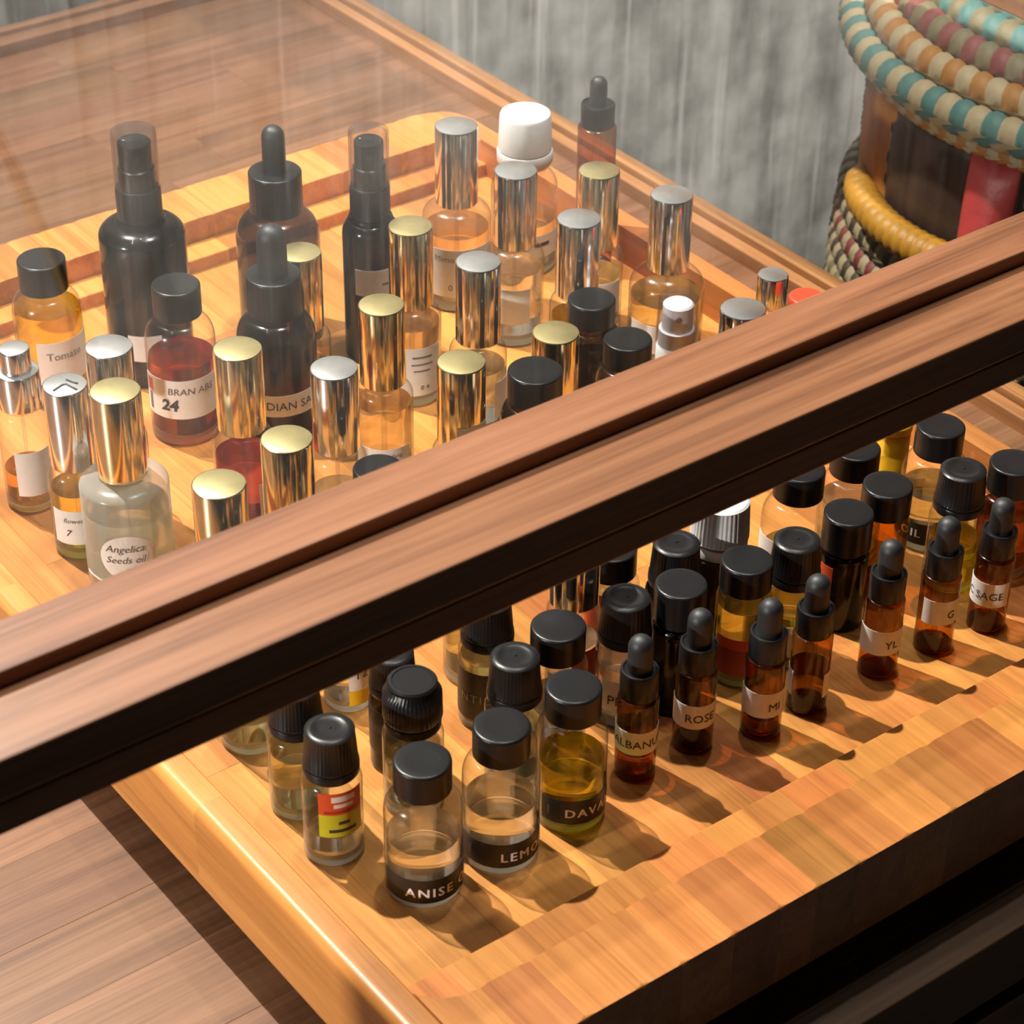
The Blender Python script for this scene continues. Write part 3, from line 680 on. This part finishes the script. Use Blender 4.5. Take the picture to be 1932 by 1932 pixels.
# the white-capped bottle
t = start('white_cap_bottle', 286.9, 322.8, 'clear bottle with thick white tamper cap in the back corner', 'white capped bottles')
glass_body(t, 16, 50, 10, 4, 9, M['glass'], M['base'], 4); liquid(t, 16, 4.5, 26, M['liq_peach'])
lathe('cap', [(0, 79.7), (10.6, 80), (11.6, 79.6), (12.2, 78.4), (12.8, 62), (12.3, 61.6), (11, 61.6), (11, 77), (0, 77)], M['white'], t, 56)
lathe('tamper_ring', [(11, 61.2), (13.0, 61.2), (13.4, 60.4), (13.3, 55.6), (12.4, 54), (11, 54), (11, 61.2)], M['white'], t, 56)
labels(t, 16, [P_((0, 80), (10, 22), bars=[(20, 50, 16, 18, 'ink')])], -128)
vial(312, 300, 100, -130, 'tall thin amber vial with black dropper in the back right', None, None, 9.2, 4.2, 8.0, 70, 'tall amber vial', 'dropper_vial')
perfume(278.1, 256.3, 80, 12.5, 9.4, -130, 'gold capped bottle in front of the tall amber vial, white label', 'gold', 37, ('pale', 28), [P_((-10, 62), (6, 28), t=[('OWER', 4.6, 30, 9.5)])])
perfume(242.7, 226.0, 80, 12, 9.7, -129, 'silver capped bottle of yellow liquid left of a black cap', 'silver', 36, ('gold', 32))
screw(226.4, 195.6, 60, 13, 10.3, -129, 'black capped bottle between gold cap and white spray nozzle', 11, ('brown', 30), body='smoke')
perfume(188.5, 171.9, 68, 12, 9.8, -128, 'gold capped bottle between the two black caps by the rail', 'gold', 34, ('pale', 20))
screw(220.2, 163.5, 58, 13, 10.3, -131, 'black capped bottle left of the white spray nozzle', 11, ('clear', 26))
screw(164.0, 153.7, 68, 14, 11.2, -128, 'widest black capped bottle at the rail, in front of a gold cap', 13, ('brown', 30), body='smoke')
perfume(293.6, 223.9, 77, 17.2, 9.6, -132, 'silver capped wide bottle of pale yellow liquid at right', 'silver', 36, ('pale', 27), [P_((-60, 10), (4, 18))], sh=9)
# white spray nozzle under a clear overcap
t = start('white_spray_bottle', 256.5, 173.8, 'small bottle with white spray nozzle under a clear overcap', 'white capped bottles')
glass_body(t, 11, 27, 7, 4, 4, M['glass'], M['base'], 3.5); liquid(t, 11, 4, 20, M['liq_clear'])
lathe('pump_collar', [(0, 38), (8.3, 38), (8.8, 37), (8.8, 29), (7, 29), (0, 29)], M['white'], t, 48)
lathe('pump_head', [(0, 58), (5.8, 58), (6.6, 57.3), (6.8, 46), (8.0, 45.6), (8.0, 38.2), (0, 38.2)], M['white'], t, 48)
nz = lathe('nozzle', [(0, 0.3), (1.3, 0.3), (1.5, 0.0), (0, 0.0)], M['ink_grey'], t, 16); fr = math.radians(-128)
nz.location = (6.75*MM*math.cos(fr), 6.75*MM*math.sin(fr), 53*MM); nz.rotation_euler = (0, PI/2, fr)
lathe('clear_overcap', [(0, 61), (7.6, 61), (8.4, 60.4), (8.7, 59), (9.1, 39.2), (8.7, 39.2), (8.0, 59.3), (0, 60.3)], M['plastic'], t, 48)
perfume(270.8, 148.8, 62, 14, 9.8, -134, 'low silver capped bottle beside the white spray nozzle', 'silver', 20, ('clear', 24))
perfume(303.2, 165.7, 60, 9.5, 6.8, -134, 'slim bottle with the smallest silver cap beside the red cap', 'silver', 14, ('clear', 24))
screw(302.5, 143.6, 60, 9, 7.6, -135, 'bottle with a bright red cap at the lid rail', 10, ('clear', 24), cap='red', name='red_cap_bottle', group='red capped bottle')

# ------------------------------------------------------------------ bottles in front of the lid rail
BL = 'paper_black'
dripper(-14.4, 32.3, 54.5, 10.5, 9.0, -122, 'dripper bottle with red and lime label, leftmost in front', 18.5, ('clear', 13),
        [P_((-27, 62), (24.5, 34.0), 'paper_red', bars=[(-2, 44, 30.2, 32.6, 'ink_white'), (2, 40, 27.6, 29.2, 'ink_white'), (-16, 50, 25.2, 26.2, 'ink_red')]),
         P_((-27, 62), (14.5, 24.4), 'paper_lime', bars=[(10, 32, 20.0, 21.4, 'ink'), (-8, 46, 16.6, 18.0, 'ink')])])
dripper(-11.5, 58.7, 54, 10.5, 9.0, -121, 'dripper bottle of pale yellow oil behind the red and lime one', 18.5, ('pale', 26))
screw(-6.9, 98.7, 55, 11, 9.5, -119, 'round clear bottle base showing under the rail at left', 11, ('pale', 14))
screw(34.3, 96.4, 62, 9.5, 8.5, -122, 'bottle with the 12 label and a yellow stripe under the rail', 11, ('clear', 20), [P_((0, 100), (11, 28), t=[('12', 6.0, 30, 18)]), P_((0, 100), (4, 10.8), 'paper_yel')])
dripper(28.7, 58.2, 50, 8.8, 8.0, -124, 'slim black labelled bottle behind the lipped black cap', 17, ('brown', 20), [P_((-100, 60), (9, 28), BL)], 'smoke')
dripper(21.8, 36.1, 55, 10.8, 9.2, -124, 'bottle with a lipped flat topped black cap behind ANISE', 20, ('pale', 20), None, 'glass', False, True)
ST = (0.0, 0.0, 1.25, 'LEFT', 1.0, 0.13)
screw(0.7, 0.0, 55.5, 13.3, 9.8, -125, 'clear oil bottle labelled ANISE OIL, frontmost on the tray', 11.5, ('clear', 24), [P_((-68, 165), (3.2, 13.5), BL, t=[('ANISE OIL', 5.4, -27, 7.6, 'ink_white', ST)])])
screw(31.3, -2.3, 56.5, 13.3, 9.8, -127, 'clear oil bottle labelled LEMON beside the ANISE bottle', 11.5, ('clear', 25), [P_((-88, 165), (4.0, 14.5), BL, t=[('LEMON OIL', 5.4, 0, 8.4, 'ink_white', ST)], bars=[(-52, -47, 7, 11, 'ink_grey')])])
screw(62.8, -0.9, 57, 12.5, 9.8, -129, 'oil bottle of golden liquid labelled DAVANA', 11.5, ('yellow', 27), [P_((-50, 165), (5.0, 15.5), BL, t=[('DAVANA OIL', 5.2, -8, 9.8, 'ink_white', ST)], bars=[(-38, -34, 8, 12, 'ink_grey')])])
dripper(58.9, 27.0, 54, 10.6, 9.1, -127, 'dripper bottle between the LEMON and DAVANA bottles', 18.5, ('pale', 24), [P_((-70, -30), (8, 30))])
dripper(70.3, 58.6, 54, 10.6, 9.1, -127, 'dripper bottle with black and gold label under the rail', 18.5, ('pale', 30), [P_((-110, 80), (5, 27), BL, t=[('NTIU', 5.0, -22, 15, 'ink_gold', (0, 0, 1.2))])])
screw(81.4, 31.5, 54, 11, 9.9, -129, 'smooth black capped bottle behind the DAVANA bottle', 12, ('clear', 22), [P_((20, 100), (14, 30), 'paper_red')], sh=4)
dripper(111.5, 30.5, 54, 10.3, 9.2, -131, 'dripper bottle with PE label behind the first amber vial', 18.5, ('clear', 26), [P_((-45, 110), (8, 22), t=[('PE', 6.0, -14, 13)])])
screw(131.5, 23.8, 55, 10.2, 9.6, -132, 'black bottle with smooth black cap behind the ROSE vial', 15, None, None, 'darkglass', 4, 1.5, base=True)
vial(94.9, 2.2, 61.5, -131, 'amber dropper vial labelled GALBANUM, leftmost of the vials', ('amber', 11.5), [P_((-105, 100), (13.5, 23.5), t=[('GALBANUM', 5.0, 0, 18)])])
vial(121.6, 1.7, 61, -133, 'amber dropper vial labelled ROSE', None, [P_((-100, 100), (12.5, 23), t=[('ROSE', 5.0, 20, 17)])])
vial(146.7, -7.5, 60, -135, 'amber dropper vial labelled MI with low liquid', ('amber', 9), [P_((-90, 75), (11.5, 22.5), t=[('MI', 5.0, 36, 16)])])
vial(170.1, -6.9, 60, -137, 'amber dropper vial whose label faces away, next to the MI vial', None, [P_((48, 312), (8, 19))])
vial(206.5, -7.1, 60, -139, 'amber dropper vial labelled YL', None, [P_((-80, 95), (12, 23), t=[('YL', 5.0, 36, 16.5)])])
vial(234.1, -9.2, 60, -140, 'amber dropper vial labelled G left of the SAGE vial', None, [P_((-45, 80), (15, 26), t=[('G', 4.8, 44, 19.5)])])
vial(260.7, -11.8, 59, -142, 'amber dropper vial labelled SAGE, rightmost of the vials', None, [P_((-105, 62), (13, 24), t=[('C SAGE', 4.8, -18, 18)])])
screw(162.3, 22.6, 53, 10.5, 9.8, -134, 'bottle of yellow oil with wine red label behind the MI vial', 11.5, ('olive', 34),
      [P_((-55, 45), (6, 18), 'paper_wine'), P_((-55, 45), (18.1, 23), 'paper_red')], sh=3.5)
dripper(185.2, 20.5, 54, 10.8, 9.2, -136, 'dripper bottle with white label between yellow oil and black bottle', 18.5, ('olive', 26), [P_((-40, 60), (6, 20)), P_((-40, 60), (20.5, 24), 'paper_lime')])
screw(215.8, 24.7, 51, 9.6, 9.6, -137, 'black bottle with a small red label on its shoulder', 15, None, [P_((-60, -22), (22, 30), 'paper_red')], 'darkglass', 3, 1.5)
screw(241.9, 30.3, 50, 10, 9.8, -138, 'amber bottle with smooth black cap behind the YL vial', 12, None, None, 'amber', 3, 1.5)
dripper(269.1, 17.0, 54, 10.8, 9.4, -140, 'dripper bottle of yellow oil behind the G vial', 18.5, ('gold', 22), None)
screw(283.8, 43.9, 54, 13.3, 9.8, -139, 'clear bottle with black OIL label beside the orange tray rim', 12, ('pale', 25), [P_((-165, 30), (4, 14), BL, t=[('OIL', 5.2, -30, 9, 'ink_white', (0, 0.0, 1.2, 'CENTER', 1.0, 0.13))])])
screw(293.1, 12.1, 50, 12, 9.8, -142, 'reddish brown bottle with black cap at the right edge', 12, ('brown', 28), None, 'glass', 5)
# white ribbed tamper cap on a dark bottle
t = start('white_cap_bottle', 171.9, 48.5, 'dark bottle with ribbed white tamper cap under the rail', 'white capped bottles')
glass_body(t, 11, 38, 8, 4, 4, M['darkglass'])
lathe('cap', [(0, 62), (9.8, 62), (10.6, 61.2), (10.7, 60), (11.3, 46.5), (11.2, 45.5), (10, 45.2), (9.6, 45.2), (9.6, 60), (0, 60)], M['white'], t, 160, lambda rr, z, a: rr*(1-0.045*(0.5+0.5*math.cos(a*40))) if 46.2 < z < 60.5 and rr > 10.5 else rr, None, 40)
lathe('tamper_ring', [(9.4, 44.2), (10.5, 44.2), (10.9, 43.4), (10.8, 39.5), (10.0, 38.8), (9.4, 38.8), (9.4, 44.2)], M['white'], t, 96, lambda rr, z, a: rr+0.0, None, 40)
screw(213.4, 50.1, 58, 13.5, 9.8, -136, 'clear wide shouldered bottle with black cap under the rail', 12, ('pale', 20), [P_((-80, -20), (6, 30))], sh=9)
screw(249.8, 56.3, 50, 13, 9.8, -137, 'clear bottle half under the rail left of the yellow box', 11, ('clear', 26), None, 'glass', 7)
# yellow box-like bottle
t = start('yellow_tub', 284.1, 69.8, 'plain yellow plastic tub behind the OIL bottle', 'yellow tub', 'tub')
lathe('tub_body', [(0, 0.3), (7.2, 0.3), (8, 1.1), (8, 38), (7.4, 39), (0, 39)], M['yellow'], t, 40)
lathe('tub_lid', [(0, 43), (7.9, 43), (8.4, 42.4), (8.4, 39.2), (0, 39.2)], M['yellow'], t, 40)
dripper(147.5, 45.3, 54, 10.8, 9.2, -132, 'black dripper bottle under the rail behind the smooth black bottle', 18.5, None, None, 'darkglass')
screw(134.0, 66.0, 45, 11, 9.5, -131, 'bottle with red label deep under the rail', 11, ('pale', 24), [P_((-60, 20), (12, 30), 'paper_red')], sh=4)
perfume(103.9, 51.0, 80, 10, 9.3, -129, 'silver capped bottle passing up behind the rail', 'silver', 36, ('clear', 26), [P_((0, 80), (12, 26), 'paper_red')])
screw(82.3, 82.6, 60, 12, 9.5, -126, 'clear bottle with number 5 label deep under the rail', 11, ('pale', 26), [P_((0, 110), (22, 38), t=[('5', 5.5, 45, 30)])], sh=6)

# ------------------------------------------------------------------ woven basket to the right
bx, by, bz = 0.655, 0.250, -0.18
basket = empty('woven_basket', (bx, by, bz))
tag(basket, 'round coiled basket with coloured stitching and leather patches', 'basket')
cream, teal, orange, maroon = (0.33, 0.265, 0.15), (0.055, 0.15, 0.135), (0.30, 0.125, 0.018), (0.17, 0.03, 0.025)
olive, brown, straw, plum = (0.15, 0.125, 0.06), (0.05, 0.032, 0.018), (0.42, 0.24, 0.06), (0.07, 0.028, 0.03)
BC = {k: pbr('straw_'+k, v, 0.6, bump=0.4, bscale=900) for k, v in dict(cream=cream, teal=teal, orange=orange, maroon=maroon, olive=olive, brown=brown, straw=straw, plum=plum).items()}
M['leather_dark'] = pbr('dark_leather', (0.045, 0.026, 0.020), 0.42, bump=0.5, bscale=500)
M['leather_orange'] = pbr('orange_leather', (0.45, 0.17, 0.025), 0.6, bump=0.5, bscale=500)
M['leather_red'] = pbr('red_leather', (0.36, 0.035, 0.035), 0.45, bump=0.4, bscale=500)
def coil(z, rad, minor, ca, cb, nst, lean=0.5, duty=0.5):
    """one coil of the basket wrapped in two colours of stitches that bulge"""
    seg = nst*8; tub = 12; sh8 = int(round(lean*8)); bm = bmesh.new(); rows = []
    for k in range(seg):
        u = (k % 8)/8.0; u = (u/duty if u < duty else (u-duty)/(1-duty)); bul = 0.93+0.14*math.sin(PI*u)**0.7; row = []
        for j in range(tub):
            b = 2*PI*j/tub; a = 2*PI*(k-sh8*j/tub)/seg
            rr = rad+minor*bul*math.cos(b); row.append(bm.verts.new((rr*math.cos(a), rr*math.sin(a), z-bz+minor*bul*math.sin(b))))
        rows.append(row)
    for k in range(seg):
        for j in range(tub):
            k2 = (k+1) % seg
            if j < tub-1: f = bm.faces.new((rows[k][j], rows[k2][j], rows[k2][j+1], rows[k][j+1]))
            else: f = bm.faces.new((rows[k][j], rows[k2][j], rows[(k2+sh8) % seg][0], rows[(k+sh8) % seg][0]))
            f.material_index = 0 if (k % 8) < 8*duty else 1; f.smooth = True
    return link('coil', finish(bm, 'coil'), [BC[ca], BC[cb]], basket)
ZK = 0.052   # height of the rim coil
# lid: dome of coils above the rim coil
coil(ZK, 0.160, 0.0090, 'cream', 'teal', 54, 0.3)
for i, (ca, cb) in enumerate([('cream', 'orange'), ('olive', 'maroon'), ('olive', 'teal'), ('olive', 'teal'), ('cream', 'maroon'), ('straw', 'cream'), ('cream', 'maroon'), ('straw', 'cream'), ('straw', 'plum')]):
    r_ = 0.160-0.0128*(i+1); z_ = ZK+[0.0105, 0.020, 0.0285, 0.036, 0.042, 0.047, 0.051, 0.054, 0.056][i]
    coil(z_, r_, 0.0092, ca, cb, max(16, int(50-4*i)), 0.6)
lathe('lid_centre', [(0, 110-bz*1000), (20, 109-bz*1000), (38, 106-bz*1000), (40, 100-bz*1000), (0, 98-bz*1000)], BC['straw'], basket, 32)
# body
coil(ZK-0.0155, 0.1515, 0.0055, 'cream', 'orange', 76, 0.2)
for i, (ca, cb) in enumerate([('cream', 'brown'), ('cream', 'maroon'), ('cream', 'brown'), ('cream', 'olive'), ('cream', 'brown'), ('cream', 'maroon'), ('straw', 'olive'), ('straw', 'brown')]):
    coil(ZK-0.103-0.0142*i, 0.1515+0.004*math.sin(PI*(i+1)/9), 0.0078, ca, cb, 72, 0.35)
for i in range(6):
    coil(ZK-0.026-0.0130*i, 0.1435, 0.0075, 'olive', 'brown', 70, 0.3)
def leather(name, a0, a1, z0, z1, rad, bulge, mat, ragged=0.0):
    n, m = 26, 12; bm = bmesh.new(); g = []
    for i in range(n+1):
        row = []
        for j in range(m+1):
            u, v = i/n, j/m; rag = ragged*math.sin(9*v*PI)*(0.5 if i in (0, n) else 0)
            a = math.radians(a0+(a1-a0)*u+rag); rr = rad+bulge*math.sin(PI*min(1, max(0, u)))**0.5*math.sin(PI*v)**0.6
            row.append(bm.verts.new((rr*math.cos(a), rr*math.sin(a), z0+(z1-z0)*v-bz)))
        g.append(row)
    for i in range(n):
        for j in range(m):
            f = bm.faces.new((g[i][j], g[i+1][j], g[i+1][j+1], g[i][j+1])); f.smooth = True
    o = link(name, finish(bm, name), mat, basket); md = o.modifiers.new('thickness', 'SOLIDIFY'); md.thickness = 0.0015; md.offset = -1
    return o
leather('leather_panel', 160, 189, ZK-0.089, ZK-0.020, 0.1505, 0.006, M['leather_dark'])
leather('leather_patch', 144, 162, ZK-0.095, ZK-0.023, 0.1520, 0.004, M['leather_orange'], 5)
leather('leather_strap', 186, 197, ZK-0.148, ZK-0.017, 0.156, 0.012, M['leather_red'])
def handle():
    pts = []; rad = []
    for i in range(181):
        u = i/180; a = math.radians(153+45*u); bow = math.sin(PI*min(1.0, u*1.0))**0.4
        rr = 0.153+0.012*bow; pts.append((rr*math.cos(a), rr*math.sin(a), ZK-0.074-bz-0.004*bow)); rad.append(0.0088*(1+0.09*abs(math.sin(i*PI/9))))
    tube('wrapped_handle', pts, 0.009, pbr('yellow_raffia', (0.42, 0.20, 0.015), 0.5, bump=0.4, bscale=600), basket, 14, rad)
handle()
lathe('basket_base', [(0, 2), (150, 2), (158, 8), (150, 14), (0, 14)], BC['straw'], basket, 64)
# low stool under the basket
stool = empty('low_stool', (bx, by, ZF)); tag(stool, 'dark wooden stool carrying the woven basket', 'stool')
box('seat', bx-0.17, bx+0.17, by-0.17, by+0.17, bz-0.03, bz-0.0005, M['cab'], stool, 0.003)
for sx in (-1, 1):
    for sy in (-1, 1): box('leg', bx+sx*0.14-0.015, bx+sx*0.14+0.015, by+sy*0.14-0.015, by+sy*0.14+0.015, ZF, bz-0.0305, M['cab'], stool, 0.002)

# ------------------------------------------------------------------ added brass wall lamp, out of view, making the pale arc in the glass
wl = empty('added_wall_lamp', (0.20, YW, 0.40)); tag(wl, 'added brass swan neck wall lamp, out of view above the glass top', 'wall lamp')
def rel(ps): return [Vector(p)-wl.location for p in ps]
tube('arm', rel([(0.20, YW-0.006, 0.40), (0.205, 0.86, 0.41), (0.222, 0.80, 0.44), (0.237, 0.79, 0.484), (0.250, 0.79, 0.53), (0.263, 0.79, 0.579), (0.277, 0.79, 0.626), (0.285, 0.79, 0.72), (0.27, 0.79, 0.85), (0.24, 0.785, 1.05), (0.15, 0.78, 1.20), (0.03, 0.775, 1.26), (-0.085, 0.77, 1.265)]), 0.005, M['brass'], wl, 12)
pl = lathe('wall_plate', [(0, 0), (40, 0), (40, 4), (34, 8), (0, 8)], M['brass'], wl, 40); pl.location = (0, -0.001, 0); pl.rotation_euler = (PI/2, 0, 0)
sh_ = lathe('shade', [(6, 48), (8, 46), (14, 40), (34, 0), (33, 0), (13, 39), (6, 46), (6, 48)], M['brass'], wl, 48); sh_.location = Vector((-0.085, 0.77, 1.232))-wl.location
